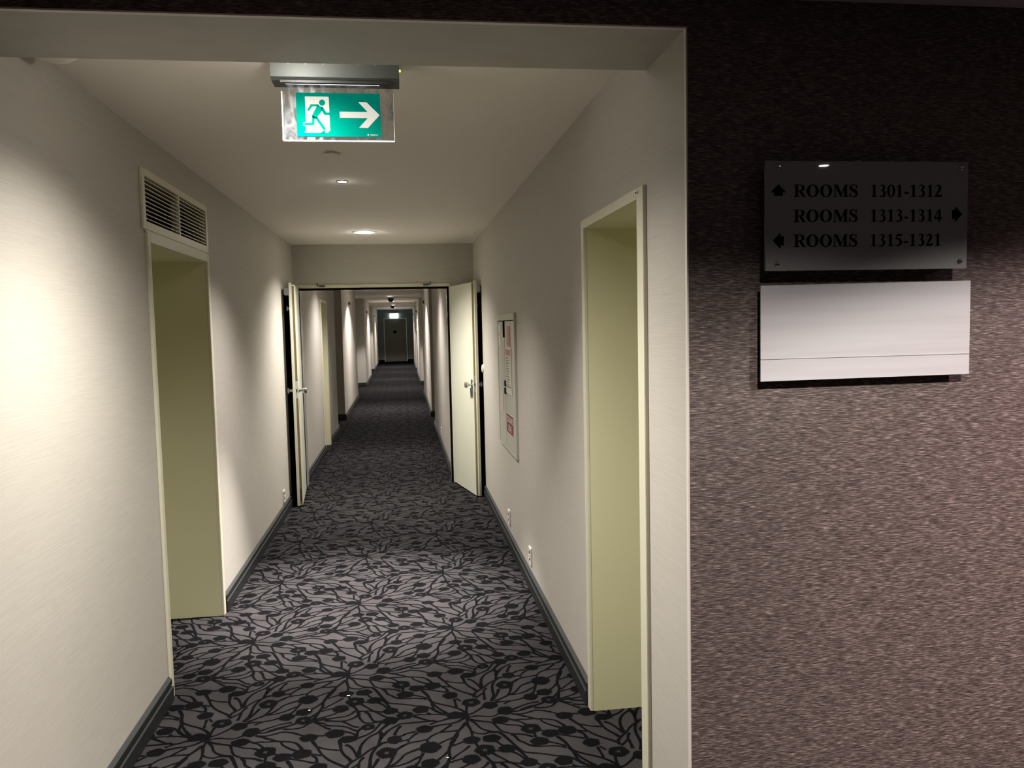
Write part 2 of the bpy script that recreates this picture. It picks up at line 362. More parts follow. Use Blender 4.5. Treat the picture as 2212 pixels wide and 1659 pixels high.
# ------------------------------------------------------------------ near corridor walls
D1 = (2.465, 3.275, 2.055)     # right doorway hole
bm = bm_new(); a, b_ = XR, XR + T
box(bm, a, b_, YP + 0.012, D1[0], 0, ZC); box(bm, a, b_, D1[0], D1[1], D1[2], ZC)
box(bm, a, b_, D1[1], 7.69, 0, ZC); box(bm, a, b_, 7.69, YF, 2.04, ZC)
struct('wall_right', bm, M['wall'])
D2 = (3.72, 4.79, 2.062)
bm = bm_new(); a, b_ = XL - T, XL
box(bm, a, b_, YP + 0.012, D2[0] - 0.02, 0, ZC); box(bm, a, b_, D2[1] + 0.0, 7.79, 0, ZC)
box(bm, a, b_, D2[0] - 0.02, D2[1], D2[2], 2.13); box(bm, a, b_, D2[0] - 0.02, D2[1], 2.335, ZC)
box(bm, a, b_, 7.79, YF, 2.045, ZC)
struct('wall_left', bm, M['wall'])
# dark pockets that take the fire door leaves
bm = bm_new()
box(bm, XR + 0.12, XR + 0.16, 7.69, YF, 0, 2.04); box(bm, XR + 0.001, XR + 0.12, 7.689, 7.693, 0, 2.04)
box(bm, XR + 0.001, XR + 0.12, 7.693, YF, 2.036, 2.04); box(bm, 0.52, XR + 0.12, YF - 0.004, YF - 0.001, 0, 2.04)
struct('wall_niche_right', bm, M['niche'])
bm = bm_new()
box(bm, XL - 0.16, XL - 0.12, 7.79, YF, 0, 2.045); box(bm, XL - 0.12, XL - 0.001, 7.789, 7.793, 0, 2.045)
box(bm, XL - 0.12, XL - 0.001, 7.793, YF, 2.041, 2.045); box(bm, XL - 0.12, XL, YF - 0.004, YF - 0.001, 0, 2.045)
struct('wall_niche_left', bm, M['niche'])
# bulkhead round the fire door
bm = bm_new()
box(bm, XL - T, -1.07, YF, YF2, 0, ZC); box(bm, 0.513, XR + T, YF, YF2, 0, ZC); box(bm, -1.07, 0.513, YF, YF2, 2.11, ZC)
struct('wall_bulkhead', bm, M['wall'])

# ------------------------------------------------------------------ far corridor walls, with alcoves
LSEG = [(YF2, 11.0), (11.78, 13.25), (14.87, 19.3), (23.5, 27.7), (31.4, YE)]
RSEG = [(YF2, 13.4), (14.87, 20.1), (23.5, 29.6), (31.4, YE)]
bm = bm_new()
for i, (y0, y1) in enumerate(LSEG):
    x = FL - (0.05 if i == 4 else 0.0)
    box(bm, FL - 0.62, x, y0, y1, 0, ZC)
box(bm, FL - 0.62, FL, 11.0, 11.78, 2.075, ZC)
for y0, y1 in ((13.25, 14.87), (19.3, 23.5), (27.7, 31.4)): box(bm, FL - 0.62, FL - 0.52, y0, y1, 0, ZC)
struct('wall_far_left', bm, M['wall'])
bm = bm_new()
for y0, y1 in RSEG: box(bm, FR, FR + 0.62, y0, y1, 0, ZC)
for y0, y1 in ((13.4, 14.87), (20.1, 23.5), (29.6, 31.4)): box(bm, FR + 0.52, FR + 0.62, y0, y1, 0, ZC)
struct('wall_far_right', bm, M['wall'])
bm = bm_new(); box(bm, FL - 0.62, FR + 0.62, YE, YE + 0.1, 0, ZC); struct('wall_end', bm, M['bluegrey'])

# ------------------------------------------------------------------ skirting
def skirt(bm, p, q, n):
    """p, q ends on the wall face (x, y); n outward direction"""
    prof = [(0, 0), (0.022, 0), (0.022, 0.064), (0.019, 0.068), (0.009, 0.069), (0.009, 0.075), (0.016, 0.076), (0.016, 0.098), (0.004, 0.110), (0, 0.110)]
    mi = [0, 0, 1, 0, 0, 0, 0, 1, 1, 0]
    A = [bm.verts.new((p[0] + n[0] * d, p[1] + n[1] * d, z)) for d, z in prof]
    B = [bm.verts.new((q[0] + n[0] * d, q[1] + n[1] * d, z)) for d, z in prof]
    k = len(prof)
    for i in range(k):
        f = bm.faces.new((A[i], A[(i + 1) % k], B[(i + 1) % k], B[i])); f.material_index = mi[i]
    bm.faces.new(A[::-1]); bm.faces.new(B)
MB = [M['base'], M['base_lit_edge']]
e = 0.0005
bm = bm_new(); skirt(bm, (XR - e, 3.305), (XR - e, 7.69), (-1, 0)); skirt(bm, (XR - e, YP + 0.02), (XR - e, 2.42), (-1, 0)); struct('baseboard_right', bm, MB)
bm = bm_new(); skirt(bm, (XL + e, YP + 0.02), (XL + e, 3.69), (1, 0)); skirt(bm, (XL + e, 4.83), (XL + e, 7.79), (1, 0)); struct('baseboard_left', bm, MB)
bm = bm_new(); skirt(bm, (XR + 0.01, YP - e), (4.9, YP - e), (0, -1)); struct('baseboard_front', bm, MB)
bm = bm_new(); skirt(bm, (-4.1, YP - e), (XL, YP - e), (0, -1)); struct('baseboard_front_left', bm, MB)
bm = bm_new()
for (y0, y1), dx in zip([(YF2 + 0.02, 10.95), (11.83, 13.25), (14.87, 19.3), (23.5, 27.7), (31.4, YE)], (0, 0, 0, 0, -0.05)):
    skirt(bm, (FL + dx + e, y0), (FL + dx + e, y1), (1, 0))
for y in (14.87, 23.5, 31.4): skirt(bm, (FL - 0.52, y - e), (FL - (0.05 if y > 30 else 0) + 0.022, y - e), (0, -1))
struct('baseboard_far_left', bm, MB)
bm = bm_new()
for y0, y1 in [(YF2 + 0.02, 13.4)] + RSEG[1:]: skirt(bm, (FR - e, y0), (FR - e, y1), (-1, 0))
for y in (14.87, 23.5, 31.4): skirt(bm, (FR - 0.022, y - e), (FR + 0.52, y - e), (0, -1))
struct('baseboard_far_right', bm, MB)
bm = bm_new(); box(bm, FL - 0.05, -0.84, YE - 0.02, YE - e, 0.10, 0.20); box(bm, 0.21, FR, YE - 0.02, YE - e, 0.10, 0.20); box(bm, FL - 0.05, FR, YE - 0.03, YE - e, 0, 0.105)
struct('baseboard_end', bm, M['black'])

# ------------------------------------------------------------------ doorways in the side walls
def doorway(name, xw, sgn, yi0, yi1, zi, fw0, fw1, fh, depth, prot=0.013):
    """xw wall face; sgn +1 wall lies to +x; yi0..yi1 clear opening; zi clear height"""
    root = bpy.data.objects.new(name, None); C.objects.link(root); root.location = (xw, (yi0 + yi1) / 2, 0); root['kind'] = 'structure'
    bm = bm_new(); g = 0.002
    xf, xb = xw - sgn * prot, xw + sgn * 0.001
    box(bm, xf, xb, yi0 - fw0, yi0, 0, zi + fh, 0.002)
    box(bm, xf, xb, yi1, yi1 + fw1, 0, zi + fh, 0.002)
    box(bm, xf, xb, yi0, yi1, zi, zi + fh, 0.0)
    obj('frame', bm, M['cream'], root)
    bm = bm_new(); x0, x1 = xw + sgn * 0.001, xw + sgn * depth
    box(bm, x0, x1, yi0 - 0.03, yi0, 0, zi + 0.03); box(bm, x0, x1, yi1, yi1 + 0.03, 0, zi + 0.03); box(bm, x0, x1, yi0, yi1, zi, zi + 0.03)
    obj('reveal', bm, M['reveal'], root)
    bm = bm_new(); box(bm, x1, x1 + sgn * 0.045, yi0 - 0.03, yi1 + 0.03, 0.0, zi + 0.03, 0.002)
    lf = obj('leaf', bm, M['doorpaint'], root)
    bm = bm_new(); hy = yi1 - 0.09; hx = x1 - sgn * 0.001
    box(bm, hx - sgn * 0.008, hx, hy - 0.02, hy + 0.02, 0.98, 1.16, 0.003)
    lathe(bm, [(0.009, 0), (0.009, -sgn * 0.05)], (hx, hy, 1.08), 'x', 16)
    box(bm, hx - sgn * 0.058, hx - sgn * 0.042, hy - 0.12, hy + 0.008, 1.07, 1.09, 0.004)
    obj('door_handle', bm, M['chrome'], lf)
    return root
doorway('door_1', XR, 1, 2.50, 3.252, 2.04, 0.07, 0.048, 0.034, 0.72)
d1 = bpy.data.objects['door_1']
bm = bm_new(); box(bm, XR - 0.0145, XR - 0.0128, 2.475, 2.535, 2.052, 2.066, 0)
stk = obj('number_sticker', bm, M['white'], d1)
bm = bm_new()
for y0, y1, z0, z1 in ((2.480, 2.488, 2.056, 2.062), (2.494, 2.499, 2.056, 2.062), (2.501, 2.507, 2.058, 2.062), (2.524, 2.527, 2.054, 2.064)):
    box(bm, XR - 0.0150, XR - 0.0144, y0, y1, z0, z1)
obj('sticker_print', bm, M['ink'], stk)
doorway('door_2', XL, -1, 3.735, 4.77, 2.048, 0.035, 0.050, 0.042, 0.72)
doorway('door_4', FL, -1, 11.03, 11.70, 2.02, 0.06, 0.11, 0.045, 0.45)

# doors at the back of the alcoves
k = 5
for sgn, xw, ys in ((-1, FL, ((13.35, 14.75), (19.9, 22.9), (28.2, 30.9))), (1, FR, ((13.5, 14.75), (20.5, 22.9), (29.9, 31.0)))):
    for y0, y1 in ys:
        yc = y1 - 0.65; root = bpy.data.objects.new('door_%d' % k, None); k += 1; C.objects.link(root)
        root.location = (xw + sgn * 0.52, yc, 0); root['kind'] = 'structure'
        xb = xw + sgn * 0.519
        bm = bm_new(); box(bm, xb, xb - sgn * 0.02, yc - 0.5, yc - 0.44, 0, 2.1); box(bm, xb, xb - sgn * 0.02, yc + 0.44, yc + 0.5, 0, 2.1); box(bm, xb, xb - sgn * 0.02, yc - 0.44, yc + 0.44, 2.04, 2.1)
        obj('frame', bm, M['cream'], root)
        bm = bm_new(); box(bm, xb, xb - sgn * 0.012, yc - 0.44, yc + 0.44, 0, 2.04); obj('leaf', bm, M['doorpaint'], root)

# ------------------------------------------------------------------ door at the far end
root = bpy.data.objects.new('door_%d' % k, None); C.objects.link(root); root.location = (-0.315, YE, 0); root['kind'] = 'structure'
bm = bm_new(); y0, y1 = YE - 0.035, YE - e
box(bm, -0.84, -0.81, y0, y1, 0.115, 2.12); box(bm, 0.18, 0.21, y0, y1, 0.115, 2.12); box(bm, -0.81, 0.18, y0, y1, 2.085, 2.12)
obj('frame', bm, M['grey_lt'], root)
bm = bm_new(); box(bm, -0.81, 0.18, YE - 0.02, YE - e, 0.115, 2.085); lf = obj('leaf', bm, M['olive'], root)
bm = bm_new(); lathe(bm, [(0.078, -0.004), (0.078, 0.0)], (-0.337, YE - 0.021, 1.483), 'y', 28); obj('round_sign', bm, M['ink'], lf)
bm = bm_new(); box(bm, -0.02, 0.13, YE - 0.026, YE - 0.0205, 1.03, 1.16, 0.002); box(bm, -0.01, 0.11, YE - 0.06, YE - 0.045, 1.10, 1.12, 0.003); lathe(bm, [(0.01, -0.04), (0.01, 0)], (0.08, YE - 0.022, 1.11), 'y', 12)
obj('door_handle', bm, M['grey'], lf)

# ------------------------------------------------------------------ fire door
root = bpy.data.objects.new('door_3', None); C.objects.link(root); root.location = (-0.28, YF, 0); root['kind'] = 'structure'
bm = bm_new()
box(bm, -1.0695, -1.052, YF - 0.012, YF2 + 0.012, 0, 2.109); box(bm, 0.496, 0.5125, YF - 0.012, YF2 + 0.012, 0, 2.109)
box(bm, -1.052, 0.496, YF - 0.012, YF + 0.05, 2.076, 2.109)
obj('frame', bm, M['cream'], root)
bm = bm_new()
box(bm, -1.052, -1.040, YF + 0.02, YF2 + 0.012, 0, 2.064); box(bm, 0.484, 0.496, YF + 0.02, YF2 + 0.012, 0, 2.064); box(bm, -1.052, 0.496, YF + 0.05, YF2 + 0.012, 2.064, 2.109)
obj('lining', bm, M['frame_grey'], root)
bm = bm_new()
box(bm, -1.052, -1.031, YF - 0.006, YF + 0.02, 0, 2.062); box(bm, 0.475, 0.496, YF - 0.006, YF + 0.02, 0, 2.062); box(bm, -1.052, 0.496, YF - 0.006, YF + 0.02, 2.054, 2.076)
obj('gasket', bm, M['black'], root)
for xc in (-0.80, 0.26):
    bm = bm_new(); box(bm, xc - 0.03, xc + 0.03, YF - 0.03, YF - 0.0125, 2.088, 2.104, 0.002)
    sx = -1 if xc < 0 else 1
    lathe(bm, [(0.005, 0), (0.005, 0.03)], (xc + 0.045 * sx, YF - 0.02, 2.096), 'z', 10)
    box(bm, xc, xc + 0.05 * sx, YF - 0.024, YF - 0.016, 2.098, 2.102)
    obj('latch_bracket', bm, M['grey'], root)

def leaf(name, label, hinge, ang, ln, th, side):
    """side +1: left-hand leaf (corridor face towards +x); angle from the corridor axis"""
    root = thing(name, label, 'door', (hinge[0], hinge[1], 0))
    # local frame: u runs from hinge to free edge, v towards the corridor
    u = Vector((side * math.sin(ang), -math.cos(ang), 0)) if side > 0 else Vector((math.sin(ang), -math.cos(ang), 0))
    v = Vector((math.cos(ang), math.sin(ang), 0)) if side > 0 else Vector((-math.cos(ang), -math.sin(ang), 0))
    def put(bm):
        for q in bm.verts:
            a, b, z = q.co
            q.co = Vector((hinge[0], hinge[1], 0)) + u * a + v * b + Vector((0, 0, z))
    def pc(nm, fn, mt, par=root, sm=False):
        bm = bm_new(); fn(bm); put(bm); return obj(nm, bm, mt, par, sm)
    panel = pc('panel', lambda b: (box(b, 0, ln - 0.03, -th, 0, 0.012, 2.072, 0.002), box(b, ln - 0.03, ln, -th, -th + 0.024, 0.012, 2.088, 0.001)), M['doorpaint'])
    pc('edge_strip', lambda b: box(b, ln - 0.0299, ln - 0.028, -th + 0.024, -0.003, 0.02, 2.06), M['brass'])
    kz = 1.09
    pc('lock_plate', lambda b: (box(b, ln - 0.028, ln - 0.0265, -th + 0.026, -0.004, kz - 0.07, kz + 0.09)), M['grey_lt'])
    pc('latch_bolt', lambda b: (box(b, ln - 0.0265, ln - 0.02, -th + 0.030, -0.009, kz - 0.01, kz + 0.015)), M['dark'])
    ku = ln - 0.075
    pc('knob', lambda b: (lathe(b, [(0.026, 0.0), (0.026, 0.006), (0.012, 0.008), (0.011, 0.035), (0.027, 0.045), (0.030, 0.066), (0.026, 0.074), (0.0, 0.076)], (ku, 0, kz), 'y', 24)), M['chrome'], sm=True)
    pc('rear_knob', lambda b: (lathe(b, [(0.026, 0.0), (0.026, -0.006), (0.012, -0.008), (0.011, -0.03), (0.025, -0.036), (0.026, -0.05), (0.0, -0.056)], (ku, -th, kz), 'y', 24)), M['grey_lt'], sm=True)
    if side < 0:
        pc('escutcheon', lambda b: (box(b, ku - 0.012, ku + 0.012, 0, 0.010, kz - 0.035, kz + 0.05, 0.003), prism(b, [(ku - 0.010, kz - 0.03), (ku + 0.010, kz - 0.03), (ku + 0.009, kz - 0.10), (ku, kz - 0.135), (ku - 0.009, kz - 0.10)], lambda p, q, w: (p, 0.012 + w, q), 0.008)), M['grey'])
    else:
        pc('flush_bolt', lambda b: (box(b, ln - 0.028, ln - 0.0262, -th + 0.027, -0.010, 1.86, 1.98), ), M['brass'])
        pc('flush_bolt', lambda b: (box(b, ln - 0.028, ln - 0.0262, -th + 0.027, -0.010, 0.05, 0.17), ), M['dark'])
    pc('door_closer', lambda b: (box(b, ln - 0.30, ln - 0.02, -th - 0.045, -th, 1.975, 2.045, 0.006)), M['grey_lt'])
    pc('magnet_plate', lambda b: (lathe(b, [(0.012, 0), (0.012, -0.018), (0.022, -0.02), (0.022, -0.03)], (ln - 0.10, -th, 1.855), 'y', 20)), M['grey_lt'])
    return root
leaf('fire_door_leaf', 'cream fire door leaf folded back on the left, seen almost edge-on, with a chrome knob', (-1.035, YF - 0.012), math.radians(4.2), 0.845, 0.048, 1)
leaf('fire_door_leaf', 'cream right-hand fire door leaf, its broad face and round knob showing', (0.500, YF - 0.014), math.radians(11.9), 0.825, 0.045, -1)

# magnets in the pockets
def magnet(x, y, z, sgn, label):
    bm = bm_new(); lathe(bm, [(0.034, 0), (0.034, -sgn * 0.035), (0.030, -sgn * 0.04), (0, -sgn * 0.04)], (x, y, z), 'x', 24)
    o = obj('door_magnet', bm, M['grey_lt'], None, True); tag(o, label, 'door holder')
magnet(XL - 0.12, 7.86, 1.86, -1, 'grey round door holding magnet high in the dark left pocket')
magnet(XR + 0.12, 7.86, 1.86, 1, 'grey round door holding magnet high in the dark pocket behind the right leaf')
bm = bm_new(); lathe(bm, [(0.024, 0.0), (0.022, -0.014), (0.014, -0.020), (0, -0.021)], (XR - e, 7.63, 1.249), 'x', 20); bm2 = bm
for q in bm.verts: q.co.z = 1.249 + (q.co.z - 1.249) * 1.7
tag(obj('door_bumper', bm, M['white'], None, True), 'small white bumper on the right wall edge beside the open door leaf', 'door stop')

# ------------------------------------------------------------------ vent over the left doorway
vy0, vy1, vz0, vz1 = 3.657, 4.82, 2.100, 2.362
root = thing('vent_grille', 'cream louvred air vent above the left doorway', 'vent', (XL, (vy0 + vy1) / 2, vz0))
iy0, iy1, iz0, iz1 = vy0 + 0.042, vy1 - 0.035, vz0 + 0.036, vz1 - 0.030
bm = bm_new(); x0, x1 = XL + e, XL + 0.012
box(bm, x0, x1, vy0, iy0, vz0, vz1, 0.002); box(bm, x0, x1, iy1, vy1, vz0, vz1, 0.002)
box(bm, x0, x1, iy0, iy1, vz0, iz0); box(bm, x0, x1, iy0, iy1, iz1, vz1)
box(bm, XL - 0.06, x0, iy0 - 0.002, iy0, iz0, iz1); box(bm, XL - 0.06, x0, iy1, iy1 + 0.002, iz0, iz1)
obj('vent_frame', bm, M['cream'], root)
bm = bm_new(); box(bm, XL - 0.12, XL - 0.10, iy0 - 0.01, iy1 + 0.01, 2.131, 2.334); obj('backing', bm, M['black'], root)
bm = bm_new(); box(bm, XL - 0.03, XL + 0.010, (iy0 + iy1) / 2 - 0.008, (iy0 + iy1) / 2 + 0.008, iz0, iz1); obj('divider', bm, M['cream'], root)
for i in range(10):
    z = iz0 + 0.012 + i * (iz1 - iz0 - 0.016) / 9.6
    bm = bm_new()
    pts = [(XL + 0.007, z), (XL + 0.007, z + 0.004), (XL - 0.034, z + 0.020), (XL - 0.034, z + 0.016)]
    prism(bm, pts, lambda u, v, w: (u, iy0 + w, v), iy1 - iy0)
    obj('slat', bm, M['cream'], root)
bm = bm_new(); box(bm, XL + e, XL + 0.008, 3.69, 4.79, 2.0915, 2.0995); o = struct('trim_2', bm, M['cream'])

# ------------------------------------------------------------------ lamps
def downlight(x, y, z, r, watts, cone, col, label, lens_r=None, soft=0.05, group='round recessed ceiling downlights', blend=0.55, spill=0.0, core=0.0, slots=False):
    root = thing('downlight', label, 'ceiling light', (x, y, z), group)
    bm = bm_new(); lathe(bm, [(r * 0.80, -0.001), (r * 0.84, -0.004), (r * 1.0, -0.006), (r * 1.08, -0.003), (r * 1.09, -0.0005), (r * 0.80, -0.0005)], (x, y, z), 'z', 40)
    obj('trim_ring', bm, M['chrome'] if r < 0.06 else M['white'], root, True)
    bm = bm_new(); lathe(bm, [(r * 0.79, -0.0008), (r * 0.76, -0.003), (r * 0.3, -0.005), (0, -0.0055)], (x, y, z), 'z', 40)
    obj('lens', bm, M['lamp_hot'] if r < 0.06 else M['lamp'], root, True)
    ld = bpy.data.lights.new('lamp_light', 'SPOT'); ld.energy = watts; ld.color = col; ld.spot_size = math.radians(2 * cone); ld.spot_blend = blend
    ld.shadow_soft_size = soft
    lo = bpy.data.objects.new('lamp_light', ld); C.objects.link(lo); lo.location = (x, y, z - 0.012 - soft * 0.0)
    if core:
        cd = bpy.data.lights.new('lamp_core', 'SPOT'); cd.energy = core; cd.color = col; cd.spot_size = math.radians(112); cd.spot_blend = 1.0
        cd.shadow_soft_size = soft
        co = bpy.data.objects.new('lamp_core', cd); C.objects.link(co); co.location = (x, y, z - 0.012)
    if spill:
        pd = bpy.data.lights.new('lamp_spill', 'POINT'); pd.energy = spill; pd.color = col; pd.shadow_soft_size = 0.03
        po = bpy.data.objects.new('lamp_spill', pd); C.objects.link(po); po.location = (x, y, z - 0.06)
    return root
WARM = (1.0, 0.935, 0.86); NEUT = (1.0, 0.92, 0.87)
downlight(-0.31, 2.53, ZC, 0.085, 205, 71, WARM, 'ceiling downlight hidden between the header and the hanging exit sign', spill=2.6, blend=0.7, core=330)
downlight(-0.323, 4.894, ZC, 0.034, 1400, 28, NEUT, 'small bright ceiling spotlight behind the hanging exit sign', soft=0.02, group=None, blend=0.9, spill=0.1, core=230)
downlight(-0.31, 7.43, ZC, 0.105, 240, 67, WARM, 'large bright round ceiling downlight in front of the double doorway', spill=0.9, blend=0.65, core=300)
for i_, (y_, c_, p_, t_) in enumerate(((10.5, 66, 210, 'nearest the double doorway, hidden by its head'), (16.6, 66, 400, 'between the first two alcoves'), (22.0, 54, 330, 'by the second pair of alcoves'), (26.4, 66, 400, 'between the two dark domed detectors'), (30.5, 54, 330, 'by the third pair of alcoves'), (34.6, 60, 380, 'closest to the lit end sign'))):
    downlight(-0.30, y_, ZC, 0.095, p_, c_, NEUT, 'ceiling downlight in the far corridor ' + t_, spill=0.6, blend=0.3 if i_ else 0.6, core=150)
downlight(2.33, -0.17, ZL, 0.034, 245, 66, NEUT, 'small lobby ceiling spotlight behind the viewer, reflected in the glass sign', group=None, soft=0.006)
downlight(1.75, 0.95, ZL, 0.034, 125, 61, NEUT, 'small lobby ceiling spotlight to the right of the viewer', group=None, soft=0.02, blend=0.25)
downlight(0.80, 0.90, ZL, 0.034, 105, 62, NEUT, 'small lobby ceiling spotlight above the viewer, facing the plum wall', group=None, soft=0.02, blend=0.4)
downlight(3.05, 1.35, ZL, 0.034, 260, 70, (1.0, 0.62, 0.70), 'small rosy lobby spotlight close to the plum wall, outside the view', group=None, soft=0.02)


# ------------------------------------------------------------------ ceiling fittings
def sprinkler(x, y, r, label):
    bm = bm_new(); lathe(bm, [(r * 0.55, 0), (r * 0.55, -0.010), (r, -0.011), (r, -0.014), (r * 0.9, -0.0155), (0, -0.016)], (x, y, ZC - e), 'z', 32)
    tag(obj('sprinkler_cover', bm, M['ceil'], None, True), label, 'sprinkler cover')
sprinkler(-0.318, 4.11, 0.042, 'flat round cover plate on the ceiling behind the hanging green exit sign')
sprinkler(-0.30, 7.95, 0.028, 'small flat disc on the ceiling just before the double doorway')
def detector(x, y, z, r, label, mt, dep=0.045):
    root = thing('smoke_detector', label, 'smoke detector', (x, y, z))
    bm = bm_new(); lathe(bm, [(r, 0), (r, -dep * 0.35), (r * 0.93, -dep * 0.42), (0, -dep * 0.42)], (x, y, z), 'z', 32); obj('base_plate', bm, mt, root, True)
    bm = bm_new(); lathe(bm, [(r * 0.80, -dep * 0.42), (r * 0.86, -dep * 0.6), (r * 0.60, -dep * 0.92), (r * 0.3, -dep), (0, -dep)], (x, y, z), 'z', 32); obj('sensor_head', bm, mt, root, True)
    return root
detector(-1.005, 2.62, ZC - e, 0.082, 'beige round detector in the ceiling corner at the far left', M['ceil'], 0.05)
detector(-0.30, 23.6, ZC - e, 0.085, 'dark domed detector under the far ceiling, the nearer and larger of two', M['dark'], 0.11)
detector(-0.34, 31.8, ZC - e, 0.080, 'dark domed detector under the far ceiling, closest to the lit end sign', M['dark'], 0.10)

# ------------------------------------------------------------------ hanging exit sign
EY = 2.75
root = thing('exit_sign', 'green exit sign with running man and right arrow, hanging from the ceiling', 'exit sign', (-0.188, EY, 2.45))
hx0, hx1 = -0.392, 0.016
bm = bm_new(); prism(bm, [(EY - 0.045, ZC - e), (EY - 0.040, 2.462), (EY - 0.025, 2.454), (EY + 0.05, 2.454), (EY + 0.055, ZC - e)], lambda u, v, w: (hx0 + w, u, v), hx1 - hx0)
hs = obj('housing', bm, M['grey'], root)
bm = bm_new(); box(bm, -0.364, -0.010, EY - 0.030, EY - 0.012, 2.447, 2.4545); obj('cover_strip', bm, M['dark'], root)
bm = bm_new(); box(bm, -0.350, -0.05, EY - 0.012, EY - 0.004, 2.4485, 2.4538); obj('light_strip', bm, M['led'], root)
bm = bm_new(); lathe(bm, [(0.004, 0), (0.004, 0.006)], (hx1, EY - 0.02, 2.492), 'x', 12); obj('status_light', bm, M['ledgreen'], root)
for i in range(6):
    bm = bm_new(); lathe(bm, [(0.0024, -0.001), (0.0024, 0.0)], (-0.335 + i * 0.055, EY - 0.0433, 2.502), 'y', 10); obj('vent_slot_glint', bm, M['chrome'], root)  # bright steel dots standing in for light glinting in the vent slots
px0, px1, pz0, pz1 = -0.364, -0.005, 2.269, 2.456
bm = bm_new(); box(bm, px0, px1, EY - 0.003, EY + 0.003, pz0, pz1); pn = obj('clear_panel', bm, M['acrylic'], root)
for nm, bb in (('lit_edge', (px0 - 0.0015, px0 + 0.0015, pz0, pz1 - 0.03)), ('lit_edge', (px0, px1, pz0 - 0.0015, pz0 + 0.0015))):
    bm = bm_new(); box(bm, bb[0], bb[1], EY - 0.0036, EY + 0.0036, bb[2], bb[3]); obj(nm, bm, M['edge'], pn)
bm = bm_new(); box(bm, px1 - 0.0006, px1 + 0.0006, EY - 0.0032, EY + 0.0032, pz0, pz1 - 0.03); obj('panel_edge', bm, M['trimwhite'], pn)
gx0, gx1, gz0, gz1 = -0.3195, -0.0485, 2.282, 2.4225
bm = bm_new(); box(bm, gx0, gx1, EY - 0.0046, EY - 0.0032, gz0, gz1); lg = obj('legend_panel', bm, M['green'], pn)
def GP(x, y):   # outline point of the pictogram (traced units) -> panel u, v
    u = x - 512 - (y - 655) * 0.045; v = (y - 655) - u * 0.0085
    return gx0 + u / 1178 * (gx1 - gx0), gz1 - v / 613 * (gz1 - gz0)
def gfl(d0): return lambda u, v, w: (u, EY - d0 - w, v)
def shape(name, polys, mt, d0, th=0.0006, circ=None, par=None):
    bm = bm_new()
    for p in polys: prism(bm, [GP(*q) for q in p], gfl(d0), th)
    if circ:
        prism(bm, [GP(circ[0] + circ[2] * math.cos(a * PI / 14), circ[1] + circ[2] * math.sin(a * PI / 14)) for a in range(28)], gfl(d0), th)
    return obj(name, bm, mt, par or lg)
shape('doorway_symbol', [[(640, 710), (965, 712), (972, 722), (998, 1185), (960, 1220), (642, 1218), (640, 1208), (660, 1185), (656, 1130), (618, 1118), (618, 1070), (658, 1070)]], M['pict'], 0.0047)
shape('running_man', [
    [(672, 903), (722, 820), (828, 820), (850, 848), (745, 850), (698, 916)],
    [(806, 832), (850, 846), (893, 862), (880, 905), (850, 955), (818, 990), (812, 1015), (778, 1022), (744, 1000), (744, 968), (780, 900), (806, 852)],
    [(868, 858), (896, 862), (922, 905), (942, 934), (992, 934), (992, 968), (912, 968), (872, 900)],
    [(778, 1000), (818, 995), (936, 1166), (905, 1182)],
    [(743, 975), (780, 990), (775, 1110), (636, 1112), (630, 1080), (742, 1080)],
    [(868, 1221), (903, 1186), (936, 1186), (922, 1221)]], M['green'], 0.0054, circ=(880, 797, 43))
shape('arrow', [[(1125, 920), (1520, 924), (1385, 785), (1502, 787), (1690, 968), (1528, 1150), (1402, 1146), (1522, 1012), (1130, 1008)]], M['pict'], 0.0047)

def text_obj(name, s, size, origin, xd, yd, mt, parent, th=0.0004, spacing=1.0, align='LEFT', bold=0.0):
    cu = bpy.data.curves.new(name, 'FONT'); cu.body = s; cu.size = size; cu.space_character = spacing; cu.align_x = align; cu.offset = bold
    t = bpy.data.objects.new(name, cu); C.objects.link(t)
    dg = bpy.context.evaluated_depsgraph_get()
    me = bpy.data.meshes.new_from_object(t.evaluated_get(dg)); bpy.data.objects.remove(t)
    xd, yd, o0 = Vector(xd), Vector(yd), Vector(origin)
    for v in me.vertices: v.co = o0 + xd * v.co.x + yd * v.co.y
    me.materials.clear(); me.materials.append(mt); me.name = name
    o = bpy.data.objects.new(name, me); C.objects.link(o); o.parent = parent
    o.matrix_parent_inverse = Matrix.Translation(-Vector(parent.matrix_world.translation if parent.type == 'EMPTY' else (0, 0, 0)))
    return o
# maker's name, lower right
q0 = GP(1560, 1258)
bm = bm_new()
q = GP(1522, 1256); s_ = 0.0052
box(bm, q[0], q[0] + s_, EY - 0.0052, EY - 0.0047, q[1], q[1] + s_ * 0.3); box(bm, q[0], q[0] + s_, EY - 0.0052, EY - 0.0047, q[1] + s_ * 0.7, q[1] + s_); box(bm, q[0] + s_ * 0.3, q[0] + s_ * 0.7, EY - 0.0052, EY - 0.0047, q[1] + s_ * 0.3, q[1] + s_ * 0.7)
obj('maker_mark', bm, M['pict'], lg)
to = text_obj('maker_name', 'VanLien', 0.0078, (q0[0], EY - 0.0052, q0[1] + 0.0003), (1, 0, 0), (0, 0, 1), M['pict'], lg, bold=0.0002)
to.matrix_parent_inverse = lg.matrix_parent_inverse.copy(); to.parent = lg
to.matrix_parent_inverse = Matrix.Identity(4)

# ------------------------------------------------------------------ lit exit sign at the far end
root = thing('exit_sign', 'glowing white exit sign above the door at the far end', 'exit sign', (-0.355, YE, 2.12))
bm = bm_new(); box(bm, -0.56, -0.15, YE - 0.09, YE - e, 2.335, 2.375, 0.008); obj('housing', bm, M['grey_lt'], root)
bm = bm_new(); box(bm, -0.545, -0.165, YE - 0.07, YE - 0.03, 2.125, 2.335, 0.008); obj('lit_panel', bm, M['cyan'], root)

